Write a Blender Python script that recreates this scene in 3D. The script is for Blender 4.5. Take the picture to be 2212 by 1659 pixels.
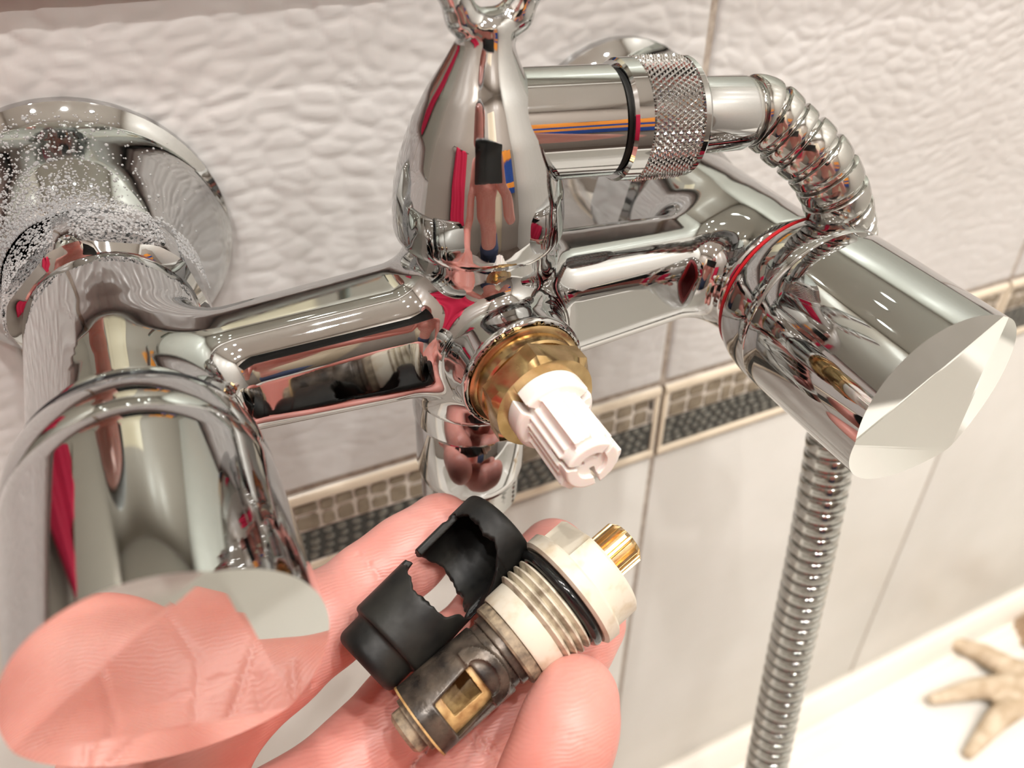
import bpy, math
import numpy as np
from mathutils import Matrix, Vector
rng = np.random.default_rng(7)
MM = 0.001
for o in list(bpy.data.objects): bpy.data.objects.remove(o)
scene = bpy.context.scene
col = scene.collection

# ------------------------------------------------------------------ camera (mm, wall is the plane y=0, z up)
CAM = np.array([-60.56, -209.20, 84.61]); FPX = 1728.4
RM = np.array([[0.900232667, -0.435380374, 0.005007491],
               [-0.247543260, -0.521236762, -0.816721845],
               [0.358194751, 0.734000114, -0.577009838]])   # rows: right, down, forward
def at(px, py, d):
    """photo pixel + depth along the optical axis (mm) -> world point (mm)"""
    return CAM + RM.T @ (np.array([(px - 1106) / FPX, (py - 829.5) / FPX, 1.0]) * d)
cd = bpy.data.cameras.new('camera'); cam = bpy.data.objects.new('camera', cd); col.objects.link(cam)
cd.sensor_width = 36; cd.lens = 36 * FPX / 2212; cd.clip_start = 0.005; cd.clip_end = 20
mw = Matrix.Identity(4)
for i in range(3):
    mw[i][0] = RM[0][i]; mw[i][1] = -RM[1][i]; mw[i][2] = -RM[2][i]; mw[i][3] = CAM[i] * MM
cam.matrix_world = mw
cd.dof.use_dof = True; cd.dof.focus_distance = 0.165; cd.dof.aperture_fstop = 14
scene.camera = cam
scene.view_settings.view_transform = 'Standard'; scene.view_settings.look = 'None'
scene.view_settings.gamma = 1; scene.view_settings.use_curve_mapping = False
scene.view_settings.exposure = -0.12
w = bpy.data.worlds.new('world'); scene.world = w; w.use_nodes = True
w.node_tree.nodes['Background'].inputs[0].default_value = (1, 0.93, 0.85, 1)
w.node_tree.nodes['Background'].inputs[1].default_value = 0.05
LAMP_E = 715.0
cy = scene.cycles
cy.max_bounces = 6; cy.diffuse_bounces = 3; cy.glossy_bounces = 5; cy.transmission_bounces = 4; cy.caustics_reflective = False; cy.caustics_refractive = False; cy.adaptive_threshold = 0.06; cy.use_light_tree = False

# ------------------------------------------------------------------ helpers
def mat(name, color, rough=0.4, metal=0.0, **kw):
    m = bpy.data.materials.new(name); m.use_nodes = True
    b = m.node_tree.nodes['Principled BSDF']
    b.inputs['Base Color'].default_value = (*color, 1); b.inputs['Roughness'].default_value = rough
    b.inputs['Metallic'].default_value = metal
    for k, v in kw.items(): b.inputs[k.replace('_', ' ')].default_value = v
    return m
def nodes(m): return m.node_tree.nodes, m.node_tree.links, m.node_tree.nodes['Principled BSDF']
def noise_color(m, c1, c2, scale, lo=0.35, hi=0.65, detail=4.0):
    n, l, b = nodes(m)
    tc = n.new('ShaderNodeTexCoord'); t = n.new('ShaderNodeTexNoise'); r = n.new('ShaderNodeValToRGB')
    t.inputs['Scale'].default_value = scale; t.inputs['Detail'].default_value = detail
    r.color_ramp.elements[0].position = lo; r.color_ramp.elements[1].position = hi
    r.color_ramp.elements[0].color = (*c1, 1); r.color_ramp.elements[1].color = (*c2, 1)
    l.new(tc.outputs['Object'], t.inputs['Vector']); l.new(t.outputs['Fac'], r.inputs['Fac']); l.new(r.outputs['Color'], b.inputs['Base Color'])
    return m
def noise_bump(m, scale, strength, dist=0.0002, kind='noise', detail=3.0):
    n, l, b = nodes(m)
    tc = n.new('ShaderNodeTexCoord'); bp = n.new('ShaderNodeBump')
    if kind == 'noise':
        t = n.new('ShaderNodeTexNoise'); t.inputs['Scale'].default_value = scale; t.inputs['Detail'].default_value = detail; o = t.outputs['Fac']
    else:
        t = n.new('ShaderNodeTexVoronoi'); t.feature = 'DISTANCE_TO_EDGE'; t.inputs['Scale'].default_value = scale; o = t.outputs['Distance']
    bp.inputs['Strength'].default_value = strength; bp.inputs['Distance'].default_value = dist
    l.new(tc.outputs['Object'], t.inputs['Vector']); l.new(o, bp.inputs['Height']); l.new(bp.outputs['Normal'], b.inputs['Normal'])
    return m
def noise_rough(m, scale, lo, hi):
    n, l, b = nodes(m)
    tc = n.new('ShaderNodeTexCoord'); t = n.new('ShaderNodeTexNoise'); r = n.new('ShaderNodeMapRange')
    t.inputs['Scale'].default_value = scale; t.inputs['Detail'].default_value = 5
    r.inputs['From Min'].default_value = 0.4; r.inputs['From Max'].default_value = 0.75
    r.inputs['To Min'].default_value = lo; r.inputs['To Max'].default_value = hi
    l.new(tc.outputs['Object'], t.inputs['Vector']); l.new(t.outputs['Fac'], r.inputs['Value']); l.new(r.outputs['Result'], b.inputs['Roughness'])
    return m

M = {}
M['chrome'] = noise_rough(mat('chrome', (0.53, 0.535, 0.535), 0.03, 1.0), 260, 0.01, 0.07)
M['chrome_hose'] = noise_rough(mat('chrome_hose', (0.50, 0.50, 0.48), 0.12, 1.0), 300, 0.07, 0.2)
M['chrome_cap'] = mat('chrome_cap', (0.80, 0.82, 0.80), 0.015, 1.0)
M['mirror'] = mat('mirror', (0.66, 0.72, 0.69), 0.01, 1.0)
M['brass'] = noise_rough(noise_color(mat('brass', (0.72, 0.45, 0.2), 0.25, 1.0), (0.38, 0.25, 0.11), (0.66, 0.48, 0.25), 160), 200, 0.16, 0.36)
M['gold_brass'] = noise_color(mat('gold_brass', (0.8, 0.55, 0.25), 0.25, 1.0), (0.62, 0.42, 0.2), (0.9, 0.7, 0.4), 300)
M['white_plastic'] = mat('white_plastic', (0.90, 0.82, 0.76), 0.35, Subsurface_Weight=0.3, Subsurface_Scale=0.002)
M['old_plastic'] = noise_bump(noise_color(mat('old_plastic', (0.83, 0.76, 0.62), 0.45), (0.60, 0.50, 0.35), (0.74, 0.68, 0.56), 240, 0.28, 0.5), 900, 0.15)
M['thread_plastic'] = noise_color(mat('thread_plastic', (0.75, 0.68, 0.55), 0.45), (0.36, 0.30, 0.22), (0.70, 0.63, 0.50), 330, 0.36, 0.55)
M['corroded'] = noise_bump(noise_rough(noise_color(mat('corroded', (0.07, 0.06, 0.05), 0.4, 0.3), (0.026, 0.021, 0.018), (0.13, 0.10, 0.075), 220), 350, 0.22, 0.5), 700, 0.3)
M['brown_ring'] = noise_bump(noise_color(mat('brown_ring', (0.25, 0.2, 0.15), 0.6), (0.13, 0.10, 0.07), (0.42, 0.33, 0.22), 500), 900, 0.4)
M['ochre'] = noise_color(mat('ochre', (0.5, 0.3, 0.1), 0.5), (0.33, 0.17, 0.06), (0.68, 0.45, 0.19), 350)
M['rubber'] = noise_bump(noise_rough(noise_color(mat('rubber', (0.012, 0.012, 0.012), 0.5, Specular_IOR_Level=0.3), (0.006, 0.006, 0.006), (0.02, 0.019, 0.016), 150), 200, 0.45, 0.7), 500, 0.25)
M['oring'] = mat('oring', (0.008, 0.009, 0.009), 0.12)
M['red'] = mat('red', (0.5, 0.012, 0.018), 0.35)
M['blue'] = mat('blue', (0.02, 0.08, 0.55), 0.35)
M['tile'] = noise_bump(noise_color(mat('tile', (0.64, 0.62, 0.60), 0.25), (0.62, 0.605, 0.585), (0.67, 0.66, 0.645), 18), 420, 0.04)
M['tile_low'] = noise_bump(noise_color(mat('tile_low', (0.66, 0.65, 0.61), 0.34), (0.70, 0.69, 0.645), (0.735, 0.725, 0.685), 25), 170, 0.1, 0.0004, 'noise')
M['grout'] = noise_color(mat('grout', (0.42, 0.36, 0.30), 0.8), (0.34, 0.28, 0.23), (0.50, 0.44, 0.37), 300)
M['cream'] = mat('cream', (0.78, 0.68, 0.53), 0.2)
M['border_white'] = mat('border_white', (0.66, 0.61, 0.54), 0.3)
M['taupe'] = noise_color(mat('taupe', (0.24, 0.2, 0.14), 0.3), (0.19, 0.15, 0.10), (0.29, 0.24, 0.17), 220)
M['black_glaze'] = mat('black_glaze', (0.02, 0.019, 0.016), 0.3)
M['pebble'] = noise_color(mat('pebble', (0.24, 0.23, 0.20), 0.3), (0.08, 0.08, 0.065), (0.2, 0.195, 0.165), 60)
M['enamel'] = mat('enamel', (0.86, 0.84, 0.79), 0.12)
M['seal_strip'] = mat('seal_strip', (0.88, 0.83, 0.75), 0.25)
M['starfish'] = noise_bump(noise_color(mat('starfish', (0.62, 0.5, 0.36), 0.85), (0.5, 0.38, 0.25), (0.72, 0.6, 0.45), 110), 500, 0.7, 0.0008)
M['shell'] = noise_color(mat('shell', (0.5, 0.36, 0.24), 0.6), (0.36, 0.24, 0.15), (0.62, 0.48, 0.34), 60)
M['skin'] = mat('skin', (0.80, 0.42, 0.34), 0.42, Subsurface_Weight=0.35, Subsurface_Scale=0.004)
M['skin'].node_tree.nodes['Principled BSDF'].inputs['Subsurface Radius'].default_value = (1.0, 0.35, 0.2)
noise_color(M['skin'], (0.74, 0.29, 0.24), (0.82, 0.39, 0.335), 45, 0.3, 0.7)
def skin_lines():
    n, l, b = nodes(M['skin'])
    tc = n.new('ShaderNodeTexCoord'); wv = n.new('ShaderNodeTexWave'); wv.wave_type = 'RINGS'; wv.rings_direction = 'SPHERICAL'
    wv.inputs['Scale'].default_value = 450; wv.inputs['Distortion'].default_value = 6; wv.inputs['Detail'].default_value = 1; wv.inputs['Detail Scale'].default_value = 0.6
    nz = n.new('ShaderNodeTexNoise'); nz.inputs['Scale'].default_value = 160; nz.inputs['Detail'].default_value = 6
    ad = n.new('ShaderNodeMath'); ad.operation = 'MULTIPLY_ADD'; ad.inputs[1].default_value = 0.12
    bp = n.new('ShaderNodeBump'); bp.inputs['Strength'].default_value = 0.35; bp.inputs['Distance'].default_value = 0.0006
    l.new(tc.outputs['Object'], wv.inputs['Vector']); l.new(tc.outputs['Object'], nz.inputs['Vector'])
    l.new(wv.outputs['Fac'], ad.inputs[0]); l.new(nz.outputs['Fac'], ad.inputs[2]); l.new(ad.outputs[0], bp.inputs['Height']); l.new(bp.outputs['Normal'], b.inputs['Normal'])
skin_lines()
M['hair'] = mat('hair', (0.05, 0.03, 0.02), 0.6)
M['denim'] = mat('denim', (0.06, 0.08, 0.16), 0.9)
M['phone_black'] = mat('phone_black', (0.012, 0.012, 0.014), 0.15)
M['lens_glass'] = mat('lens_glass', (0.02, 0.02, 0.03), 0.03)
M['water'] = mat('water', (0.95, 0.95, 0.95), 0.02, 0.0, Transmission_Weight=0.75, IOR=1.33)
M['ceiling'] = mat('ceiling', (0.75, 0.72, 0.68), 0.7)
M['wall_paint'] = mat('wall_paint', (0.36, 0.31, 0.27), 0.35)
M['floor'] = noise_color(mat('floor', (0.12, 0.09, 0.07), 0.3), (0.09, 0.065, 0.05), (0.16, 0.12, 0.1), 6)
M['towel_red'] = noise_bump(mat('towel_red', (0.62, 0.015, 0.07), 0.95), 400, 0.8, 0.002)
M['towel_blue'] = noise_bump(mat('towel_blue', (0.02, 0.07, 0.30), 0.95), 400, 0.8, 0.002)
M['towel_orange'] = noise_bump(mat('towel_orange', (0.85, 0.32, 0.05), 0.95), 400, 0.8, 0.002)
M['door'] = mat('door', (0.62, 0.52, 0.38), 0.4)
M['lamp_ring'] = mat('lamp_ring', (0.7, 0.7, 0.7), 0.2, 1.0)
def emit(name, c, s):
    m = mat(name, c); b = m.node_tree.nodes['Principled BSDF']
    b.inputs['Emission Color'].default_value = (*c, 1); b.inputs['Emission Strength'].default_value = s; return m
M['lamp'] = emit('lamp', (1.0, 0.965, 0.925), LAMP_E); M['lamp_far'] = emit('lamp_far', (1.0, 0.965, 0.925), LAMP_E * 1.45)

def link(o): col.objects.link(o); return o
def tag(o, label=None, cat=None, group=None, kind=None):
    if label: o['label'] = label
    if cat: o['category'] = cat
    if group: o['group'] = group
    if kind: o['kind'] = kind
    return o
PINV = {}
def empty(name, loc, label, cat, rx=0.0, group=None):
    e = bpy.data.objects.new(name, None); link(e); e.empty_display_size = 0.02
    Mx = Matrix.Translation(Vector([c * MM for c in loc])) @ Matrix.Rotation(rx, 4, 'X')
    e.matrix_world = Mx; PINV[e.name] = np.array(Mx.inverted())
    return tag(e, label, cat, group)
def mk(name, vf, m, parent=None, smooth=True, local=False, sharp=35, normals=None, base=True):
    """mesh object from (verts mm, faces). Under an Empty world verts go to its local frame unless local=True"""
    v, f = vf; v = np.asarray(v, float) * MM
    me = bpy.data.meshes.new(name)
    o = bpy.data.objects.new(name, me)
    root = parent
    while root is not None and root.parent is not None: root = root.parent
    if root is not None and root.type == 'EMPTY' and not local:
        P = PINV[root.name]; v = v @ P[:3, :3].T + P[:3, 3]
        if normals is not None: normals = normals @ P[:3, :3].T
    loc = np.zeros(3)
    if parent is None and base:
        loc = np.array([(v[:, 0].min() + v[:, 0].max()) / 2, (v[:, 1].min() + v[:, 1].max()) / 2, v[:, 2].min()]); v = v - loc
    elif root is not None and root.type == 'MESH' and not local:
        v = v - np.array(root.location)
    me.from_pydata(v.tolist(), [], [tuple(int(i) for i in q) for q in f])
    me.validate(); me.update()
    if smooth:
        me.polygons.foreach_set('use_smooth', [True] * len(me.polygons))
        if normals is not None and len(normals) == len(me.vertices): me.normals_split_custom_set_from_vertices(normals.tolist())
        elif sharp: me.set_sharp_from_angle(angle=math.radians(sharp))
    me.materials.append(m)
    o.location = loc.tolist()
    link(o)
    if parent is not None: o.parent = parent
    return o
def frame(d):
    d = np.asarray(d, float); d = d / np.linalg.norm(d)
    h = np.array([0, 0, 1.0]) if abs(d[2]) < 0.9 else np.array([1.0, 0, 0])
    a = np.cross(h, d); a /= np.linalg.norm(a); return a, np.cross(d, a), d
def lathe(prof, org, axis, n=64, ref=None, rfun=None):
    """prof: [(r, t)]; closed by r=0 ends. rfun(theta, r, t) may modulate the radius"""
    a, b, d = frame(axis)
    if ref is not None:
        a = np.asarray(ref, float) - np.dot(ref, d) * d; a /= np.linalg.norm(a); b = np.cross(d, a)
    th = np.linspace(0, 2 * np.pi, n, endpoint=False)
    V = []; F = []; rows = []
    for r, t in prof:
        if r <= 1e-6:
            rows.append([len(V)]); V.append(np.asarray(org) + d * t); continue
        rr = np.full(n, r) if rfun is None else rfun(th, r, t)
        i0 = len(V); rows.append(list(range(i0, i0 + n)))
        for k in range(n): V.append(np.asarray(org) + d * t + (a * math.cos(th[k]) + b * math.sin(th[k])) * rr[k])
    for p, q in zip(rows[:-1], rows[1:]):
        for k in range(n):
            k2 = (k + 1) % n
            if len(p) == 1 and len(q) == 1: continue
            if len(p) == 1: F.append((p[0], q[k2], q[k]))
            elif len(q) == 1: F.append((p[k], p[k2], q[0]))
            else: F.append((p[k], p[k2], q[k2], q[k]))
    F = [tuple(reversed(x)) for x in F]
    return np.array(V), F
def join(*parts):
    V = []; F = []; o = 0
    for v, f in parts:
        V.append(np.asarray(v, float)); F += [tuple(i + o for i in q) for q in f]; o += len(v)
    return np.concatenate(V), F
def box(lo, hi, bev=0.0):
    x0, y0, z0 = lo; x1, y1, z1 = hi
    if bev <= 0:
        V = [(x, y, z) for x in (x0, x1) for y in (y0, y1) for z in (z0, z1)]
        F = [(0, 1, 3, 2), (4, 6, 7, 5), (0, 4, 5, 1), (2, 3, 7, 6), (0, 2, 6, 4), (1, 5, 7, 3)]
        return np.array(V, float), F
    import bmesh
    bm = bmesh.new(); vs = [bm.verts.new(p) for p in [(x, y, z) for x in (x0, x1) for y in (y0, y1) for z in (z0, z1)]]
    for q in [(0, 1, 3, 2), (4, 6, 7, 5), (0, 4, 5, 1), (2, 3, 7, 6), (0, 2, 6, 4), (1, 5, 7, 3)]: bm.faces.new([vs[i] for i in q])
    bmesh.ops.bevel(bm, geom=bm.edges[:], offset=bev, segments=2, affect='EDGES', profile=0.5)
    bm.verts.index_update(); V = np.array([v.co[:] for v in bm.verts]); F = [tuple(v.index for v in f.verts) for f in bm.faces]; bm.free()
    return V, F
def spline(pts, step):
    P = np.asarray(pts, float); P = np.vstack([2 * P[0] - P[1], P, 2 * P[-1] - P[-2]]); out = []
    for i in range(1, len(P) - 2):
        for t in np.linspace(0, 1, 60, endpoint=False):
            a, b, c, d = P[i - 1], P[i], P[i + 1], P[i + 2]
            out.append(0.5 * (2 * b + (c - a) * t + (2 * a - 5 * b + 4 * c - d) * t * t + (3 * b - a - 3 * c + d) * t ** 3))
    out.append(P[-2]); out = np.array(out)
    s = np.concatenate([[0], np.cumsum(np.linalg.norm(np.diff(out, axis=0), axis=1))])
    n = int(s[-1] / step); q = np.linspace(0, s[-1], n + 1)
    return np.stack([np.interp(q, s, out[:, k]) for k in range(3)], 1), q
def sweep(path, rad, n=32, caps=True):
    """rad: array per step or (steps, n)"""
    path = np.asarray(path); T = np.gradient(path, axis=0); T /= np.linalg.norm(T, axis=1)[:, None]
    a, b, _ = frame(T[0]); V = []; th = np.linspace(0, 2 * np.pi, n, endpoint=False)
    for i in range(len(path)):
        a = a - np.dot(a, T[i]) * T[i]; a /= np.linalg.norm(a); b = np.cross(T[i], a)
        r = np.broadcast_to(rad[i], (n,))
        V.append(path[i] + (np.cos(th)[:, None] * a + np.sin(th)[:, None] * b) * r[:, None])
    V = np.concatenate(V); F = []
    for i in range(len(path) - 1):
        for k in range(n): F.append((i * n + k, i * n + (k + 1) % n, (i + 1) * n + (k + 1) % n, (i + 1) * n + k))
    if caps: F.append(tuple(reversed(range(n)))); F.append(tuple(range((len(path) - 1) * n, len(path) * n)))
    return V, F

# signed distance modelling: smooth unions meshed with surface nets, snapped to the surface, exact normals
def smin(a, b, k):
    h = np.clip(0.5 + 0.5 * (b - a) / k, 0, 1); return b + (a - b) * h - k * h * (1 - h)
def smax(a, b, k): return -smin(-a, -b, k)
def s_cone(p, a, b, r1, r2):
    a = np.asarray(a, float); b = np.asarray(b, float); ba = b - a; pa = p - a
    h = np.clip(pa @ ba / (ba @ ba), 0, 1); return np.linalg.norm(pa - h[:, None] * ba, axis=1) - (r1 + (r2 - r1) * h)
def s_cyl(p, a, b, r, rnd=0.5):
    a = np.asarray(a, float); b = np.asarray(b, float); d = b - a; L = np.linalg.norm(d); d = d / L; pa = p - (a + b) / 2
    t = pa @ d; q = np.linalg.norm(pa - t[:, None] * d, axis=1) - r + rnd; e = np.abs(t) - L / 2 + rnd
    return np.minimum(np.maximum(q, e), 0) + np.hypot(np.maximum(q, 0), np.maximum(e, 0)) - rnd
def s_ell(p, c, r):
    q = (p - np.asarray(c)) / np.asarray(r); k = np.linalg.norm(q, axis=1); g = np.linalg.norm(q / np.asarray(r), axis=1)
    return k * (k - 1) / np.maximum(g, 1e-9)
def s_box(p, c, hs, rnd=0.5, ax=None):
    q = p - np.asarray(c)
    if ax is not None: q = q @ np.asarray(ax).T
    q = np.abs(q) - (np.asarray(hs) - rnd)
    return np.linalg.norm(np.maximum(q, 0), axis=1) + np.minimum(q.max(1), 0) - rnd
def s_rev(p, prof):
    """distance to a body of revolution about z, prof = [(z, r)] (smoothly interpolated)"""
    z = np.array([a for a, _ in prof]); r = np.array([b for _, b in prof])
    rr = np.interp(p[:, 2], z, r); sl = np.interp(p[:, 2], (z[1:] + z[:-1]) / 2, np.diff(r) / np.diff(z))
    q = (np.hypot(p[:, 0], p[:, 1]) - rr) / np.sqrt(1 + sl * sl)
    return np.maximum(q, np.maximum(z[0] - p[:, 2], p[:, 2] - z[-1]))
def sdf_mesh(f, lo, hi, h):
    lo = np.asarray(lo, float); hi = np.asarray(hi, float); B = 8
    nb = np.ceil((hi - lo) / (h * B)).astype(int); n = nb * B
    bi = np.stack(np.meshgrid(*[np.arange(k) for k in nb], indexing='ij'), -1).reshape(-1, 3)
    cen = lo + (bi + 0.5) * B * h; dc = f(cen); act = np.abs(dc) < B * h * 0.87 * 1.6
    vals = np.where(dc < 0, -1.0, 1.0).reshape(nb)
    vals = np.repeat(np.repeat(np.repeat(vals, B, 0), B, 1), B, 2)
    off = np.stack(np.meshgrid(*[np.arange(B)] * 3, indexing='ij'), -1).reshape(-1, 3)
    for chunk in np.array_split(bi[act], max(1, int(act.sum() // 1500))):
        idx = (chunk[:, None, :] * B + off[None]).reshape(-1, 3)
        vals[idx[:, 0], idx[:, 1], idx[:, 2]] = f(lo + idx * h)
    ins = vals < 0
    cs = [(i, j, k) for i in (0, 1) for j in (0, 1) for k in (0, 1)]
    sl = lambda A, c: A[c[0]:n[0] - 1 + c[0], c[1]:n[1] - 1 + c[1], c[2]:n[2] - 1 + c[2]]
    cnt = sum(sl(ins, c).astype(np.int8) for c in cs); cells = np.argwhere((cnt > 0) & (cnt < 8))
    acc = np.zeros((len(cells), 3)); num = np.zeros(len(cells))
    val = {c: vals[cells[:, 0] + c[0], cells[:, 1] + c[1], cells[:, 2] + c[2]] for c in cs}
    for c in cs:
        for ax in range(3):
            if c[ax]: continue
            e = list(c); e[ax] = 1; e = tuple(e); a, b = val[c], val[e]; m = (a < 0) != (b < 0)
            t = np.where(m, a / np.where(m, a - b, 1), 0); pt = np.tile(np.array(c, float), (len(cells), 1)); pt[:, ax] = t
            acc[m] += pt[m]; num[m] += 1
    V = lo + (cells + acc / num[:, None]) * h
    idm = np.full(n, -1, int); idm[cells[:, 0], cells[:, 1], cells[:, 2]] = np.arange(len(cells))
    F = []
    for ax in range(3):
        u, v = (ax + 1) % 3, (ax + 2) % 3
        A = ins; s1 = [slice(1, -1)] * 3; s1[ax] = slice(0, -1); s2 = [slice(1, -1)] * 3; s2[ax] = slice(1, None)
        cr = A[tuple(s1)] != A[tuple(s2)]; e = np.argwhere(cr); o = np.ones(3, int); o[ax] = 0; e = e + o
        fl = A[e[:, 0], e[:, 1], e[:, 2]]
        q = []
        for du, dv in ((0, 0), (-1, 0), (-1, -1), (0, -1)):
            c = e.copy(); c[:, u] += du; c[:, v] += dv; q.append(idm[c[:, 0], c[:, 1], c[:, 2]])
        q = np.stack(q, 1); q[~fl] = q[~fl][:, ::-1]; F.append(q[(q >= 0).all(1)])
    F = np.concatenate(F)
    def grad(V):
        e = h * 0.25; return np.stack([(f(V + np.eye(3)[k] * e) - f(V - np.eye(3)[k] * e)) / (2 * e) for k in range(3)], 1)
    for _ in range(3):
        g = grad(V); d = f(V); st = d[:, None] * g / np.maximum((g * g).sum(1), 0.05)[:, None]
        L = np.linalg.norm(st, axis=1); st *= np.minimum(1, 0.7 * h / np.maximum(L, 1e-9))[:, None]; V = V - st
    g = grad(V); N = g / np.maximum(np.linalg.norm(g, axis=1), 1e-9)[:, None]
    return V, F.tolist(), N
def mk_sdf(name, f, lo, hi, h, m, parent=None, local=False, **kw):
    V, F, N = sdf_mesh(f, lo, hi, h)
    return mk(name, (V, F), m, parent, local=local, normals=N, **kw)

# ------------------------------------------------------------------ the room shell
def struct(name, vf, m, parent=None): return tag(mk(name, vf, m, parent, smooth=False), kind='structure' if parent is None else None)
FZ, CZ, XL, XR, YF = -1000, 1450, -720, 900, -1750
wall = bpy.data.objects.new('wall_back', None); link(wall); tag(wall, kind='structure'); PINV[wall.name] = np.eye(4)
wall_b = mk('grout_bed', box((XL, 0.8, FZ), (XR, 60, CZ)), M['grout'], wall, smooth=False)
struct('wall_left', box((XL - 60, YF, FZ), (XL, 60, CZ)), M['wall_paint'])
struct('wall_right', box((XR, YF, FZ), (XR + 60, 60, CZ)), M['tile_low'])
struct('wall_front', box((XL - 60, YF - 60, FZ), (XR + 60, YF, CZ)), M['wall_paint'])
struct('floor', box((XL - 60, YF - 60, FZ - 60), (XR + 60, 60, FZ)), M['floor'])
struct('ceiling', box((XL - 60, YF - 60, CZ), (XR + 60, 60, CZ + 60)), M['ceiling'])

# ceramic tiles: pitch 206 mm, joint at x = 109
PITCH = 206.0; JX = 109.0; GAP = 2.2
Z0, Z1, Z2, Z3 = -437.0, -138.5, -100.3, 199.0
def relief(X, Z):
    """crackled, pillow-like relief, mm"""
    wx = X + 2.2 * np.sin(Z / 17.0 + 0.6 * np.sin(X / 23.0)) + 1.5 * np.sin((X + Z) / 9.0)
    wz = Z + 2.5 * np.sin(X / 14.0 + 0.8 * np.sin(Z / 31.0)) + 1.6 * np.sin(X / 41.0) * 2
    out = np.zeros_like(X)
    for (cx, cz, amp, seed) in ((8.6, 4.6, 0.27, 3), (17.0, 8.0, 0.26, 11)):
        gx = wx / cx; gz = wz / cz; ix = np.floor(gx).astype(int); iz = np.floor(gz).astype(int)
        f1 = np.full(X.shape, 9.0); f2 = np.full(X.shape, 9.0)
        for dx in (-1, 0, 1):
            for dz in (-1, 0, 1):
                jx = ix + dx; jz = iz + dz
                h1 = np.modf(np.abs(np.sin(jx * 127.1 + jz * 311.7 + seed) * 43758.5453))[0]; h2 = np.modf(np.abs(np.sin(jx * 269.5 + jz * 183.3 + seed) * 43758.5453))[0]
                d = np.hypot(jx + 0.12 + 0.76 * h1 - gx, jz + 0.12 + 0.76 * h2 - gz)
                f2 = np.where(d < f1, f1, np.minimum(f2, d)); f1 = np.minimum(f1, d)
        e = np.clip((f2 - f1) / 0.42, 0, 1); out += amp * e * e * (3 - 2 * e)
    return out
def relief_tile(wd, ht, step=0.85):
    nx = int(wd / step) + 1; nz = int(ht / step) + 1
    xs = np.linspace(0, wd, nx); zs = np.linspace(0, ht, nz); X, Z = np.meshgrid(xs, zs, indexing='ij')
    ed = np.minimum(np.minimum(X, wd - X), np.minimum(Z, ht - Z)); k = np.clip(ed / 1.6, 0, 1); k = k * (2 - k)
    Y = -(relief(X, Z) * k * np.clip(0.45 + Z / 260.0, 0, 1) + 0.9 * k - 0.9)
    V = np.stack([X, Y, Z], -1).reshape(-1, 3); F = []
    id_ = np.arange(nx * nz).reshape(nx, nz)
    F = np.stack([id_[:-1, :-1], id_[1:, :-1], id_[1:, 1:], id_[:-1, 1:]], -1).reshape(-1, 4).tolist()
    # skirt into the wall
    ring = list(id_[:, 0]) + list(id_[-1, 1:]) + list(id_[::-1, -1][1:]) + list(id_[0, ::-1][1:-1])
    n0 = len(V); V = np.vstack([V, V[ring] * [1, 0, 1] + [0, 2.0, 0]]); m = len(ring)
    for k in range(m): F.append((ring[k], n0 + k, n0 + (k + 1) % m, ring[(k + 1) % m]))
    return V, F
TW = PITCH - GAP
t0 = mk('tile', relief_tile(TW, Z3 - Z2 - GAP), M['tile'], wall, sharp=None, local=True)
t0.location = ((JX + GAP / 2) * MM, 0, (Z2 + GAP / 2) * MM)
low0 = mk('tile', box((0, 0, 0), (TW, 3, Z1 - Z0 - GAP), 0.8), M['tile_low'], wall, local=True)
low0.location = ((JX + GAP / 2) * MM, 0, (Z0 + GAP / 2) * MM)
for k in (-4, -3, -2, -1, 1, 2, 3):
    for src in (t0, low0):
        c = src.copy(); link(c); c.location.x += k * PITCH * MM
for k in range(-4, 4):      # plain tiles out of view: upper courses and the far ends
    for z in (Z3, Z3 + 300, Z3 + 600, Z3 + 900):
        if z > 1200: continue
        c = low0.copy(); link(c); c.location.x = (JX + GAP / 2 + k * PITCH) * MM; c.location.z = (z + GAP / 2) * MM

# border tiles: cream ribs, taupe stone cells, dark pebble band
def poly_prism(pts, y0, y1, ch):
    """convex outline (x,z) -> raised piece with a chamfered rim, facing -y"""
    p = np.asarray(pts, float); c = p.mean(0); q = c + (p - c) * (1 - ch); n = len(p)
    V = np.vstack([np.c_[p[:, 0], np.full(n, y1), p[:, 1]], np.c_[p[:, 0], np.full(n, (y0 * 0.6 + y1 * 0.4)), p[:, 1]], np.c_[q[:, 0], np.full(n, y0), q[:, 1]]])
    F = [tuple(range(2 * n, 3 * n))]
    for r in (0, n):
        for k in range(n): F.append((r + k, r + (k + 1) % n, r + n + (k + 1) % n, r + n + k))
    return V, F
def rib(x0, x1, z0, z1, hgt):
    n = 9; th = np.linspace(0, np.pi, n); zc = (z0 + z1) / 2; hz = (z1 - z0) / 2
    pr = [(-hgt * math.sin(t) - 0.3, zc + hz * math.cos(t)) for t in th]
    V = [(x, y, z) for x in (x0, x1) for y, z in pr] + [(x, 1.5, z) for x in (x0, x1) for z in (z1, z0)]
    F = [(k, k + 1, n + k + 1, n + k) for k in range(n - 1)]
    F += [tuple(range(n))[::-1] + (2 * n, 2 * n + 1), tuple(range(n, 2 * n)) + (2 * n + 3, 2 * n + 2)]
    return np.array(V), F
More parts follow.
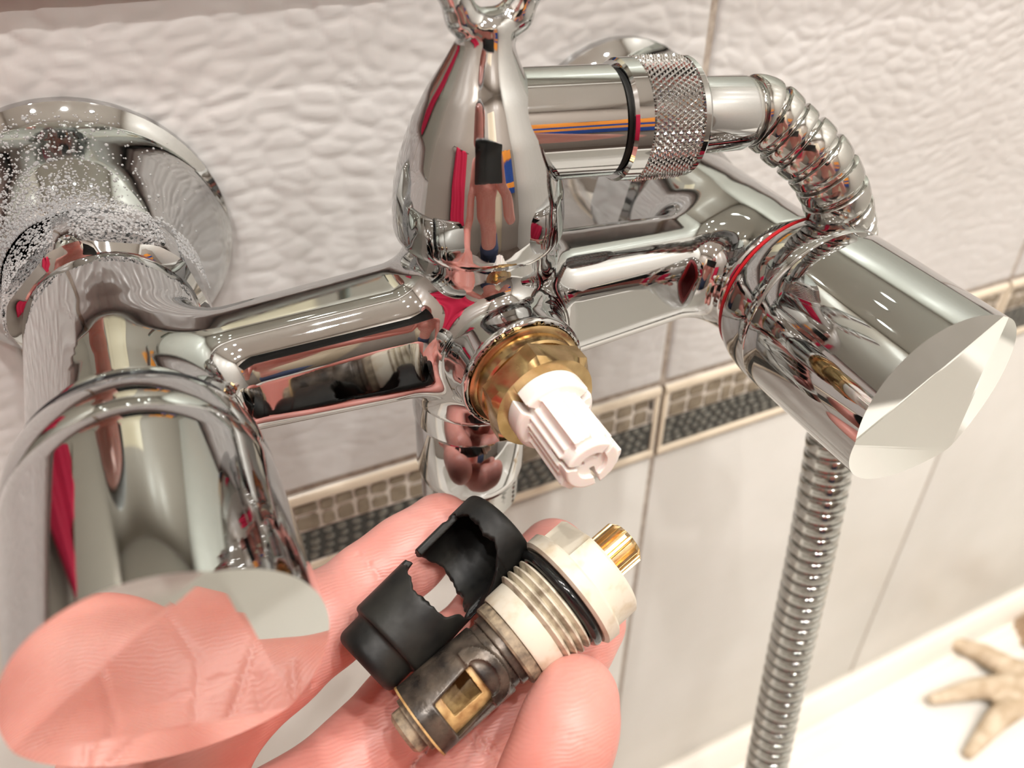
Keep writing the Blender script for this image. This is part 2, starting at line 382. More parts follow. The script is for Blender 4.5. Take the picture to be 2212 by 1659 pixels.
for k in (-1, 0, 1, -2, -3, 2):
    x0 = JX + GAP / 2 + k * PITCH; x1 = x0 + TW
    bt = mk('border_tile', box((x0, -0.1, -137.6), (x1, 3, -101.2), 0.4), M['border_white'], wall)
    mk('black_band', box((x0 + 2.2, -0.35, -133.2), (x1 - 2.2, 1, -118.8)), M['black_glaze'], bt, smooth=False)
    for (a, b, h) in ((-105.6, -101.2, 1.1), (-137.6, -133.6, 0.9)): mk('cream_rib', rib(x0, x1, a, b, h), M['cream'], bt)
    for (a, b) in ((x0, x0 + 2.0), (x1 - 2.0, x1)): mk('cream_edge', box((a, -0.9, -133.6), (b, 1, -105.6), 0.3), M['cream'], bt)
    if k in (-2, -3, 2): continue
    # taupe cells: two rows of irregular stones
    x = x0 + 3.0
    while x < x1 - 4:
        wd = rng.uniform(5.5, 9.5); wd = min(wd, x1 - 3 - x); mid = -111.3 + rng.uniform(-1.6, 1.9)
        for (zb, zt) in ((mid + 0.55, -106.2), (-118.3, mid - 0.55)):
            if zt - zb < 1.2: continue
            sk = rng.uniform(-0.9, 0.9, 4); cut = rng.uniform(0.5, 1.4)
            a0, a1 = x + 0.5, x + wd - 0.5
            pts = [(a0 + cut, zb + max(0, sk[0])), (a1 - cut, zb + max(0, sk[1])), (a1, zb + cut), (a1 + sk[2] * 0.3, zt - cut), (a1 - cut, zt), (a0 + cut, zt), (a0 + sk[3] * 0.3, zt - cut), (a0, zb + cut)]
            mk('stone_cell', poly_prism(pts, -0.62, 0.3, 0.1), M['taupe'], bt, smooth=False)
        x += wd
    # pebbles
    pm = None
    for row in range(4):
        z = -120.7 - row * 3.55; x = x0 + 4.2 + rng.uniform(0, 2)
        while x < x1 - 4:
            s = rng.uniform(0.8, 1.2)
            if pm is None:
                th = np.linspace(0, 2 * np.pi, 10, endpoint=False)
                pm = mk('pebble', poly_prism(np.c_[1.75 * np.cos(th), 1.45 * np.sin(th)], -0.75, 0.3, 0.35), M['pebble'], bt, local=True, sharp=None); o = pm
            else: o = pm.copy(); link(o); o.parent = bt
            o.location = (np.array([x, 0, z + rng.uniform(-0.4, 0.4)]) * MM).tolist(); o.scale = (s, 1, s * rng.uniform(0.8, 1.1)); o.rotation_euler.y = rng.uniform(-0.6, 0.6)
            x += 3.9 * s + 1.1

# ceiling lamps
lamp_xy = [(-330, -330), (70, -330), (430, -330), (-420, -800), (40, -800), (400, -800), (-560, -1280), (300, -1280), (540, -1280)]
names = ['left', 'middle', 'right']; rows_ = ['row nearest the tiled tap wall', 'centre row', 'row farthest from the tap wall']
for i, (x, y) in enumerate(lamp_xy):
    L = empty('ceiling_light', (x, y, CZ), f'round recessed ceiling spotlight, {names[i % 3]} one of the {rows_[i // 3]}', 'ceiling light', group='recessed ceiling spotlights')
    mk('lamp_ring', lathe([(42, 0), (42, -5), (36, -9), (27, -6), (27, 0)], (x, y, CZ), (0, 0, 1), 40), M['lamp_ring'], L)
    a = np.linspace(0, 2 * np.pi, 16, endpoint=False)
    mk('lens', (np.c_[x + 27 * np.cos(a), y + 27 * np.sin(a), np.full(16, CZ - 3.0)], [tuple(range(16))[::-1]]), M['lamp' if i < 3 else 'lamp_far'], L, smooth=False)
# frameless mirror on the wall above the tap
wm = empty('wall_mirror', (-20, 0, 57.5), 'wide frameless mirror on the tiled wall above the tap', 'mirror')
mk('mirror_glass', box((-640, -6.5, 57.5), (600, -1.5, 760), 0.8), M['mirror'], wm)
for x_ in (-400, 360): mk('mirror_clip', box((x_, -9, 47), (x_ + 18, -0.5, 63), 1), M['chrome'], wm)

# ------------------------------------------------------------------ bathtub and what lies on it
def tub():
    def f(p):
        d = s_box(p, (92, -350, -650), (800, 345, 210), 18)
        d = smax(d, -s_box(p, (60, -375, -480), (640, 255, 310), 110), 14)
        return d
    return f
tb = empty('bathtub', (92, -350, -1000), 'white enamel bathtub along the tiled wall below the mixer tap', 'bathtub')
mk_sdf('tub_basin', tub(), (-740, -730, -890), (920, 20, -420), 12, M['enamel'], tb)
mk('tub_panel', box((-700, -690, -999), (885, -670, -858), 4), M['enamel'], tb)
def extrude_x(prof, x0, x1):
    n = len(prof); V = [(x, y, z) for x in (x0, x1) for y, z in prof]
    return np.array(V, float), [(k, (k + 1) % n, n + (k + 1) % n, n + k) for k in range(n)] + [tuple(range(n))[::-1], tuple(range(n, 2 * n))]
st = [(0.5, -439.9), (0.5, -418), (-3, -416.2), (-7, -417), (-11, -422), (-13.5, -429), (-14.5, -434.5), (-18, -435.2), (-21, -434), (-27, -436), (-32, -439.9)]
tag(mk('trim_1', extrude_x(st, -700, 885), M['seal_strip']), kind='structure')

def star(c, arms, name, label):
    c = np.asarray(c, float)
    def f(p):
        d = s_ell(p, c + [0, 0, 7], (19, 19, 10.5))
        for ang, L, dz in arms:
            a = math.radians(ang); u = np.array([math.cos(a), math.sin(a), 0]); v = np.array([-u[1], u[0], 0])
            m = c + u * L * 0.6 + [0, 0, 9 + dz * 0.5]; e = c + u * L + v * 4 + [0, 0, 5 + dz]
            d = smin(d, np.minimum(s_cone(p, c + u * 6 + [0, 0, 8], m, 10.5, 7.5), s_cone(p, m, e, 7.5, 3.8)), 7)
        return np.maximum(d, c[2] - p[:, 2])
    return tag(mk_sdf(name, f, c - [95, 95, 8], c + [95, 95, 60], 1.6, M['starfish']), label, 'starfish')
star((443, -62, -440), [(118, 66, 8), (160, 84, 4), (186, 90, 0), (280, 74, 0), (20, 72, 4)], 'starfish', 'sandy dried starfish lying on the white tub ledge')
def shell_mesh():
    a = np.linspace(0, 2 * np.pi, 72, endpoint=False); V = []; F = []
    c = np.array([486., -30., -439.]); K = 16
    for i in range(K + 1):
        t = i / K
        for j, th in enumerate(a):
            rr = 25 * t * (1 + 0.05 * math.cos(th * 14) * t) * (0.85 + 0.15 * math.cos(th))
            V.append(c + [rr * math.cos(th), rr * math.sin(th) * 0.9, 22 * (1 - t ** 2.2) + 0.5])
    n = len(a)
    for i in range(K):
        for j in range(n): F.append((i * n + j, (i + 1) * n + j, (i + 1) * n + (j + 1) % n, i * n + (j + 1) % n))
    F.append(tuple(reversed(range(K * n, (K + 1) * n))))
    return np.array(V), F
tag(mk('seashell', shell_mesh(), M['shell'], sharp=None), 'brown ribbed seashell behind the starfish on the tub ledge', 'seashell')

# ------------------------------------------------------------------ the mixer tap (local frame: x along the wall, -y out of the wall, z up)
MO = np.array([0, -67, -5.2]); TILT = math.radians(5)
mx = empty('bath_mixer', MO, 'chrome two-handle bath and shower mixer tap on the tiled wall, middle handle removed', 'mixer tap', TILT)
MI = PINV[mx.name]
def to_loc(p): p = np.asarray(p, float) * MM; return (MI[:3, :3] @ p + MI[:3, 3]) / MM
VX = 72.2
def f_body(p):
    q = p.copy(); q[:, 0] = np.abs(q[:, 0])
    # arm: rounded section growing towards the centre
    k = np.clip(q[:, 0] / VX, 0, 1); hz = 14.6 - 2.9 * np.minimum(k * 1.25, 1); hy = 12.5 - 2.2 * k
    yz = np.stack([np.abs(q[:, 1]) - (hy - 8.5), np.abs(q[:, 2]) - (hz - 8.5)], 1)
    arm = np.hypot(np.maximum(yz[:, 0], 0), np.maximum(yz[:, 1], 0)) + np.minimum(yz.max(1), 0) - 8.5
    arm = np.maximum(arm, q[:, 0] - VX)
    vb = s_cyl(q, (VX, -17, 0), (VX, 26, 0), 17.0, 2.0)
    neck = s_cyl(q, (VX, -24, 0), (VX, 10, 0), 13.5, 1.0)
    d = smin(arm, np.minimum(vb, neck), 7)
    cen = s_cyl(p, (0, 0, -21), (0, 0, 21.6), 15.2, 1.2)
    boss = s_cyl(p, (0, -24.0, 0), (0, 4, 0), 13.4, 1.0)
    cen = smin(cen, boss, 5)
    d = smin(d, cen, 6)
    return np.maximum(d, -s_cyl(p, (0, -40, 0), (0, -21.5, 0), 12.2, 0.3))
mk_sdf('body', f_body, (-96, -32, -26), (96, 34, 30), 0.9, M['chrome'], mx, local=True)

# top cover with shower cradle
PROF = [(21.0, 16.9), (21.7, 17.4), (26, 17.4), (31, 16.9), (37, 15.5), (43.5, 13.1), (50, 9.7), (54.5, 6.7), (57.5, 4.4), (60, 2.6)]
pz = np.linspace(21.0, 60.0, 95); pr = np.interp(pz, *zip(*PROF))
for _ in range(6): pr[1:-1] = (pr[:-2] + 2 * pr[1:-1] + pr[2:]) / 4
PR2 = list(zip(pz, pr))
PS = math.radians(7); HD = np.array([math.cos(PS), -math.sin(PS), -0.03]); HD /= np.linalg.norm(HD); HZ = np.array([0, 0, 42.2])
def f_cover(p):
    d = s_rev(p, PR2)
    d = smin(d, s_cone(p, (0.5, 0, 52), (1.2, -0.3, 59.4), 4.6, 4.0), 4)
    for pts in ([(0.4, 59.2), (-3.8, 62.2), (-6.2, 68), (-7.6, 77), (-8.4, 94)], [(1.6, 59.2), (6.4, 62.0), (9.6, 68), (12.0, 77), (12.8, 94)]):
        for k_, ((x0, z0), (x1, z1)) in enumerate(zip(pts[:-1], pts[1:])): d = smin(d, s_cone(p, (x0, 0, z0), (x1, -0.5, z1), 3.1 if k_ == 0 else 2.7, 2.7), 1.6)
    return d
mk_sdf('top_cover', f_cover, (-20, -20, 20), (20, 20, 102), 0.75, M['chrome'], mx, local=True)
mk('hose_outlet', lathe([(0, 6), (10.6, 6), (10.6, 25.6), (10.2, 26.1), (9.6, 26.2), (9.6, 26.6), (0, 26.6)], HZ, HD, 72), M['chrome'], mx, local=True)
mk('sealing_washer', lathe([(0, 26.4), (9.9, 26.4), (9.9, 27.1), (0, 27.1)], HZ, HD, 48), M['rubber'], mx, local=True)

# bottom outlet
so = mk('spout_outlet', lathe([(0, -20), (13.9, -20), (14.1, -24), (13.9, -27.2), (13.2, -28.0), (13.5, -28.5), (13.6, -44), (13.2, -46.5), (12.4, -47.6), (12.3, -48.5), (0, -48.5)], (-1.2, 0, 0), (0, 0, 1), 72), M['chrome'], mx, local=True)
thr = [(9.5, -48)]
for k in range(5): thr += [(11.9, -48.2 - 1.7 * k), (12.6, -49.0 - 1.7 * k), (11.9, -49.8 - 1.7 * k)]
thr += [(11.6, -57), (9.5, -57), (9.3, -50)]
mk('outlet_thread', lathe(thr, (-1.2, 0, 0), (0, 0, 1), 72), M['chrome_hose'], so, local=True)

# wall connections
def hexfun(af, rc):
    def f(th, r, t):
        if r < af * 0.8: return np.full(len(th), r)
        a = (th + np.pi / 6) % (np.pi / 3) - np.pi / 6
        return np.minimum(r, af / np.cos(a))
    return f
for s in (-1, 1):
    nx = lambda y: np.array([s * VX, y, 0.0])
    mk('union_nut', lathe([(15, 24.5), (17.2, 25), (19.6, 26.5), (20.4, 28.5), (20.4, 38), (19.4, 40.5), (17, 42), (15, 42)], nx(0), (0, 1, 0), 96, rfun=hexfun(18.4, 20.4), ref=(0.3 if s < 0 else 0.9, 0, 1)), M['chrome'], mx, local=True, sharp=25)
    mk('inlet_pipe', lathe([(0, 20), (13.2, 20), (13.2, 64), (0, 64)], nx(0), (0, 1, 0.0), 48), M['brass'], mx, local=True)
    # flared wall plate, square to the wall
    c = np.array([s * 75.0, 0, 0.0])
    pf = [(16.6, -17), (16.9, -27.6), (17.4, -28.2), (18.0, -27.8), (19.6, -25.4), (21.8, -21.6), (24.5, -16.4), (27.2, -11.4), (29.8, -7.4), (31.9, -4.9), (33.0, -3.9), (33.4, -3.5), (33.5, -3.0), (33.5, 0.0), (32.2, 0.3)]
    ip = [(r, t) for r, t in pf]
    mk('escutcheon', lathe(ip, c, (0, 1, 0), 120), M['chrome'], mx, sharp=32)

# handles
import bmesh
def knob_mesh(rot):
    prof = [(0, 18.6), (17.6, 18.6), (19.0, 19.4), (20.0, 21.2), (20.6, 23.6), (20.9, 26.5), (20.95, 29.6), (20.75, 30.0), (20.95, 30.4), (21.0, 34), (21.0, 72), (0, 72)]
    V, F = lathe([(r, -t) for r, t in prof][::-1], (0, 0, 0), (0, 1, 0), 128)
    bm = bmesh.new(); vs = [bm.verts.new(v) for v in V]
    for q in F: bm.faces.new([vs[i] for i in q])
    NF, H, SL = 64.2, 11.0, math.radians(9)
    def cut(co, no):
        g = bm.verts[:] + bm.edges[:] + bm.faces[:]
        r = bmesh.ops.bisect_plane(bm, geom=g, plane_co=co, plane_no=no, clear_outer=True, dist=1e-5)
        ed = [e for e in r['geom_cut'] if isinstance(e, bmesh.types.BMEdge)]
        return bmesh.ops.contextual_create(bm, geom=ed)['faces']
    caps = []
    cut((0, -NF, 0), (0, -1, 0))
    for k in range(3):
        a = rot + k * 2 * math.pi / 3; u = Vector((math.cos(a), 0, math.sin(a)))
        cut(u * H + Vector((0, -NF, 0)), u * math.sin(SL) + Vector((0, -1, 0)) * math.cos(SL))
    bmesh.ops.recalc_face_normals(bm, faces=bm.faces[:])
    isc = lambda f: f.calc_center_median().y < -50 and -f.normal.y > 0.9
    rg = [e for e in bm.edges if len(e.link_faces) == 2 and all(isc(f) for f in e.link_faces)]
    bmesh.ops.bevel(bm, geom=rg, offset=0.5, segments=1, affect='EDGES')
    bm.faces.ensure_lookup_table()
    cap = [f for f in bm.faces if f.calc_center_median().y < -50 and -f.normal.y > 0.9]
    out = []
    for sel in (True, False):
        fs = [f for f in bm.faces if (f in cap) == sel]; ids = {}; vv = []; ff = []
        for f in fs:
            q = []
            for v in f.verts:
                if v.index not in ids or True:
                    key = v
                    if key not in ids: ids[key] = len(vv); vv.append(v.co[:])
                    q.append(ids[key])
            ff.append(tuple(q))
        out.append((np.array(vv), ff))
    bm.free(); return out
for s in (-1, 1):
    (cv, cf), (bv, bf) = knob_mesh(math.radians(7))
    off = np.array([s * VX, 0, 0])
    kb = mk('handle', (bv + off, bf), M['chrome'], mx, local=True, sharp=30)
    kb['label'] = 'chrome cylindrical handle with faceted end, ' + ('left and nearest the camera' if s < 0 else 'right one in front of the hose')
    mk('faceted_cap', (cv + off, cf), M['chrome_cap'], kb, local=True, smooth=False)
    rg = mk('colour_ring', lathe([(16.5, -18.1), (18.7, -18.1), (19.0, -18.5), (18.9, -19.1), (16.5, -19.1)][::-1], off, (0, 1, 0), 96), M['red' if s > 0 else 'phone_black'], kb, local=True)
    rg['label'] = 'thin red hot-water ring' if s > 0 else 'thin dark ring behind the handle'

# middle valve with handle removed
hw = mk('brass_headwork', lathe([(0, 20), (12.0, 20), (12.15, 24.2), (11.7, 24.6), (10.9, 24.8), (10.9, 27.2), (10.5, 27.6), (0, 27.6)], (0, 0, 0), (0, -1, 0), 72), M['brass'], mx, local=True)
mk('hex_nut', lathe([(0, 27), (9.4, 27), (11.9, 27.9), (11.9, 32.0), (10.4, 33.2), (8.6, 33.4), (0, 33.6)], (0, 0, 0), (0, -1, 0), 96, rfun=lambda th, r, t: np.minimum(r, 10.3 / np.cos((th + np.pi / 6) % (np.pi / 3) - np.pi / 6)), ref=(0.35, 0, 1)), M['brass'], hw, local=True, sharp=20)
def f_stem(p):
    y = -p[:, 1]; r = np.hypot(p[:, 0], p[:, 2]); th = np.arctan2(p[:, 2], p[:, 0]); q = p * [1, 0, 1]
    collar = s_cyl(p, (0, -32.8, 0), (0, -37.6, 0), 8.2, 0.9)
    for a in (0.5, 0.5 + np.pi * 2 / 3, 0.5 + np.pi * 4 / 3):
        u = np.array([math.cos(a), 0, math.sin(a)]); v = np.array([-math.sin(a), 0, math.cos(a)])
        collar = np.maximum(collar, -np.maximum(np.abs(p @ v) - 0.8, -(p @ u)) )
    core = s_cyl(p, (0, -33, 0), (0, -51.5, 0), 5.4, 0.5)
    rib = np.cos(th * 20)
    spl = np.maximum(np.maximum(r - (5.75 + 0.22 * rib), y - 49.0), 36 - y) * 0.8
    d = np.minimum(collar, smin(core, spl, 0.4))
    for a in (1.9, 1.9 + np.pi * 2 / 3, 1.9 + np.pi * 4 / 3):   # long raised ribs
        u = np.array([math.cos(a), 0, math.sin(a)]); v = np.array([-math.sin(a), 0, math.cos(a)])
        b = np.maximum(np.maximum(np.abs(p @ v) - 1.7, np.abs(p @ u - 5.4) - 1.2), np.abs(y - 43.0) - 7.3); d = smin(d, b, 0.8)
    for a in (0.85, 0.85 + np.pi * 2 / 3, 0.85 + np.pi * 4 / 3):    # end slots
        u = np.array([math.cos(a), 0, math.sin(a)]); v = np.array([-math.sin(a), 0, math.cos(a)])
        sl = np.maximum(np.maximum(np.abs(p @ v) - 0.45, 1.4 - (p @ u)), 45.5 - y); d = np.maximum(d, -sl)
    tip = np.maximum(r - 3.0, 50.6 - y); return np.maximum(d, -tip)
mk_sdf('valve_stem', f_stem, (-10, -58, -10), (10, -31, 10), 0.3, M['white_plastic'], hw, local=True)

# condensation on the left wall plate and nut
def drops():
    a = np.array([[0, 0, 1], [0.894, 0, 0.447], [0.276, 0.851, 0.447], [-0.724, 0.526, 0.447], [-0.724, -0.526, 0.447], [0.276, -0.851, 0.447]])
    lowr = np.array([[math.cos(t), math.sin(t), -0.25] for t in np.linspace(0.3, 0.3 + 2 * np.pi, 6)[:-1]])
    U = np.vstack([a, lowr]); T = [(0, 1, 2), (0, 2, 3), (0, 3, 4), (0, 4, 5), (0, 5, 1)]
    for k in range(5): T += [(1 + k, 6 + k, 1 + (k + 1) % 5), (6 + k, 6 + (k + 1) % 5, 1 + (k + 1) % 5)]
    V = []; F = []; c = np.array([-75.0, 0, 0])
    pf = np.array([(17.6, -28.2), (19.6, -25.4), (21.8, -21.6), (24.5, -16.4), (27.2, -11.4), (29.8, -7.4), (31.9, -4.9)])
    def put(pos, nrm, s):
        a_, b_, n_ = frame(nrm); o = len(V); Rr = np.stack([a_, b_, n_ * 0.65], 0)
        V.extend((pos + (U * s) @ Rr).tolist()); F.extend([tuple(i + o for i in t) for t in T])
    cnt = 0
    while cnt < 4200:
        t = rng.uniform(0, 1) ** 1.5 * (len(pf) - 1); th = rng.uniform(0.15, np.pi + 0.3)
        den = math.exp(-((th - 1.95) / 0.75) ** 2) * (1 - t / 7.5) + 0.25 * (t < 1)
        if rng.uniform() > den: continue
        i = int(t); q = pf[i] + (pf[min(i + 1, 6)] - pf[i]) * (t - i); dq = pf[min(i + 1, 6)] - pf[max(i, 0)] if i < 6 else pf[6] - pf[5]
        rad = np.array([math.cos(th), 0, math.sin(th)]); nr = rad * dq[1] + np.array([0, -1, 0]) * dq[0]
        put(c + rad * q[0] + [0, q[1], 0], nr, rng.choice([0.18, 0.24, 0.32, 0.5], p=[.4, .35, .2, .05])); cnt += 1
    Mw = np.array(mx.matrix_world); 
    for _ in range(2200):
        th = rng.uniform(0.1, np.pi); y = rng.uniform(27.5, 40)
        a = (th - 0.29 + np.pi / 6) % (np.pi / 3) - np.pi / 6
        rad = np.array([math.cos(th), 0, math.sin(th)]); p = np.array([-VX, y, 0]) + rad * 20.25
        put((Mw[:3, :3] @ (p * MM) + Mw[:3, 3]) / MM, Mw[:3, :3] @ rad, rng.choice([0.2, 0.27, 0.36], p=[.4, .4, .2]))
    return np.array(V), F
tag(mk('water_droplets', drops(), M['water'], mx, sharp=None), kind='stuff')

# ------------------------------------------------------------------ shower hose
def m2w(p): Mw = np.array(mx.matrix_world); return (Mw[:3, :3] @ (np.asarray(p) * MM) + Mw[:3, 3]) / MM
hb = m2w(HZ + HD * 27); hdw = np.array(mx.matrix_world)[:3, :3] @ HD
hs = empty('shower_hose', hb, 'coiled chrome shower hose curving behind the right handle and hanging down', 'shower hose')
NK = 66
def knurl():
    n = NK * 6; tt = np.linspace(31.2, 41.2, 73); R0 = 11.9
    a, b, d = frame(hdw); V = []; F = []
    th = np.linspace(0, 2 * np.pi, n, endpoint=False)
    tri = lambda x: 1 - np.abs((x % 1.0) * 2 - 1)
    o = m2w(HZ)
    rows = [(9.0, 26.95, 0), (11.2, 26.95, 0), (11.7, 27.6, 0), (11.75, 30.6, 0), (11.3, 30.9, 0)] + [(R0, t, 1) for t in tt] + [(11.3, 41.5, 0), (11.7, 41.7, 0), (11.7, 42.8, 0), (10.9, 43.6, 0), (7, 43.7, 0)]
    for r, t, k in rows:
        rr = np.full(n, r)
        if k:
            u = th * NK / (2 * np.pi); v = t / 0.83
            rr = r - 0.42 + 0.62 * np.minimum(tri(u + v * 0.5 * 1.0), tri(u - v * 0.5 * 1.0))
        V.append(o + d * t + (np.cos(th)[:, None] * a + np.sin(th)[:, None] * b) * rr[:, None])
    V = np.concatenate(V)
    for i in range(len(rows) - 1):
        for k in range(n): F.append((i * n + k, i * n + (k + 1) % n, (i + 1) * n + (k + 1) % n, (i + 1) * n + k))
    return V, F
mk('knurled_nut', knurl(), M['chrome'], hs, sharp=18)
o_ = m2w(HZ)
mk('ferrule', lathe([(0, 42), (7.5, 42), (7.6, 44), (7.6, 56.4), (7.3, 57.2), (6.4, 57.4), (0, 57.4)], o_, hdw, 64), M['chrome'], hs)
hp0 = o_ + hdw * 55; hp1 = o_ + hdw * 62
hpts = [hp0, hp1, at(1700, 288, 171), at(1775, 362, 173), at(1815, 460, 180), at(1828, 580, 199), at(1822, 740, 218), at(1800, 930, 232), at(1760, 1150, 248), at(1708, 1400, 270), at(1655, 1659, 291), at(1610, 1900, 312), at(1580, 2200, 340)]
PITCH_H = 4.6
path0, arc0 = spline(hpts, 0.2)
prof_h = [(0.00, 6.2), (0.02, 6.95), (0.06, 7.2), (0.18, 7.28), (0.36, 7.28), (0.54, 7.24), (0.70, 7.16), (0.755, 7.0), (0.775, 6.4), (0.83, 6.15), (0.97, 6.15)]
ss = np.array([(k + a) * PITCH_H for k in range(int(arc0[-1] / PITCH_H)) for a, _ in prof_h]); rr_ = np.array([r for k in range(int(arc0[-1] / PITCH_H)) for _, r in prof_h])
path = np.stack([np.interp(ss, arc0, path0[:, k]) for k in range(3)], 1)
def sweep_t(path, ss, rad, n):
    T = np.stack([np.interp(ss + 2.0, arc0, path0[:, k]) - np.interp(ss - 2.0, arc0, path0[:, k]) for k in range(3)], 1); T /= np.linalg.norm(T, axis=1)[:, None]
    a, b, _ = frame(T[0]); V = []; th = np.linspace(0, 2 * np.pi, n, endpoint=False); tiltv = np.array([0.1, 0.0])
    for i in range(len(path)):
        a = a - np.dot(a, T[i]) * T[i]; a /= np.linalg.norm(a); b = np.cross(T[i], a)
        V.append(path[i] + (np.cos(th)[:, None] * a + np.sin(th)[:, None] * b) * rad[i] + np.cos(th + 0.7)[:, None] * T[i] * 0.35)
    V = np.concatenate(V); F = []
    for i in range(len(path) - 1):
        for k in range(n): F.append((i * n + k, i * n + (k + 1) % n, (i + 1) * n + (k + 1) % n, (i + 1) * n + k))
    return V, F
mk('coiled_tube', sweep_t(path, ss, rr_, 40), M['chrome_hose'], hs, sharp=40)

# ------------------------------------------------------------------ the old cartridge and the torn rubber sleeve in the hand
VIEW = -RM[2]
CA = at(908, 1556, 151); CB = at(1340, 1178, 165); cax = (CB - CA) / np.linalg.norm(CB - CA); CL = np.linalg.norm(CB - CA)
K = CL / 58.0
cv_ = VIEW - np.dot(VIEW, cax) * cax; cv_ /= np.linalg.norm(cv_); cw_ = np.cross(cax, cv_)
vc = empty('valve_cartridge', CA, 'worn valve cartridge with cream plastic head and brass spline, lying across the fingers', 'valve cartridge')
def LT(name, prof, m, parent, n=72, rfun=None, sharp=30): return mk(name, lathe([(r, t * K) for r, t in prof], CA, cax, n, ref=cv_, rfun=rfun), M[m], parent, sharp=sharp)
def f_cart(p):
    q = p - CA; t = q @ cax / K; v = q @ cv_; w_ = q @ cw_; r = np.hypot(v, w_)
    d = np.maximum(np.maximum(r - 7.6, -t), t - 23.4)
    d = smax(d, -np.maximum(np.maximum(7.0 - r - 0 * t, np.abs(t - 20.3) - 0.9), -1), 0.4)       # groove
    fl = v - 6.1; d = smax(d, np.where((t > 2) & (t < 17), -1, -1) * 1.0, 0.1)
    win = np.maximum(np.maximum(np.abs(t - 9.6) - 5.2, np.abs(w_ - 1.2 + (t - 9.6) * 0.12) - 3.9), -v)
    d = smax(d, -win, 0.7)
    lip = np.maximum(np.abs(np.hypot(t - 15.2, w_ * 0.8) - 4.0) - 0.9, np.abs(r - 7.6) - 0.5); lip = np.maximum(lip, -v); d = smin(d, np.maximum(lip, 14.2 - t), 0.9)
    bore = np.maximum(r - 6.2, np.abs(t - 9.6) - 8.0)
    return np.maximum(d, -bore)
lo = np.minimum(CA - 14, CA + cax * 25 * K - 14); hi = np.maximum(CA + 14, CA + cax * 25 * K + 14)
vb_ = mk_sdf('valve_barrel', f_cart, lo, hi, 0.33, M['corroded'], vc)
def f_in(p):
    q = p - CA; t = q @ cax / K; v = q @ cv_; w_ = q @ cw_; r = np.hypot(v, w_)
    d = np.maximum(np.maximum(r - 6.3, 4.9 - r), np.abs(t - 9.6) - 8.2)
    win = np.maximum(np.maximum(np.abs(t - 9.8) - 3.6, np.abs(w_ + 0.4) - 2.6), -v)
    return np.maximum(d, -win)
mk_sdf('inner_sleeve', f_in, lo, hi, 0.33, M['ochre'], vb_)
LT('tail_peg', [(0, -4.6), (3.6, -4.6), (4.4, -3.8), (4.4, -1.6), (5.6, -1.5), (5.6, 0.3), (0, 0.3)], 'brown_ring', vc, 40)
LT('copper_edge', [(7.0, -0.35), (7.72, -0.35), (7.72, 0.1), (7.0, 0.1)], 'ochre', vb_)
LT('seal_ring', [(6, 23.0), (8.5, 23.0), (8.9, 23.5), (8.9, 25.6), (8.5, 26.1), (6, 26.1)], 'brown_ring', vc)
LT('plastic_sleeve', [(6, 25.9), (9.2, 25.9), (9.5, 26.5), (9.7, 31.2), (6, 31.4)], 'old_plastic', vc)
tp = [(7, 31.0), (9.4, 31.1)]
for k in range(4): tp += [(9.3, 31.3 + 1.75 * k), (10.6, 32.1 + 1.75 * k), (10.6, 32.45 + 1.75 * k), (9.3, 33.05 + 1.75 * k)]
tp += [(9.0, 38.6), (7, 38.6)]
LT('thread', tp, 'thread_plastic', vc)
th_ = np.linspace(-np.pi / 2, np.pi * 1.5, 17)
LT('o_ring', [(10.3 + 1.35 * math.sin(a), 39.6 - 1.35 * math.cos(a)) for a in th_ + np.pi / 2], 'oring', vc)
LT('flange', [(0, 40.8), (11.8, 40.8), (12.6, 41.4), (12.7, 44.2), (12.1, 44.8), (0, 44.8)], 'old_plastic', vc)
def notch(th, r, t):
    rr = np.full(len(th), r)
    if r > 9:
        for a in (-1.15, 0.0 + 2.1, 4.2):
            dd = np.abs((th - a + np.pi) % (2 * np.pi) - np.pi); lim = 9.9 / np.maximum(np.cos(np.minimum(dd, 1.2)), 0.3); rr = np.where(dd < 0.45, np.minimum(rr, lim), rr)
    return rr
LT('hex_head', [(0, 44.6), (11.5, 44.6), (11.5, 50.6), (10.9, 51.3), (5.4, 51.3), (5.2, 50.4), (0, 50.4)], 'old_plastic', vc, 120, notch, 25)
def spline_r(th, r, t): return r + (0.5 * np.clip(np.cos(th * 16) * 2.5, -1, 0.8) if 51.5 * K < t < 59.5 * K and r > 3.8 else 0) * np.ones(len(th))
LT('brass_spline', [(0, 50), (3.7, 50), (3.7, 52), (4.5, 52.4), (4.55, 59.0), (3.8, 60.2), (0, 60.2)], 'gold_brass', vc, 216, spline_r, 20)

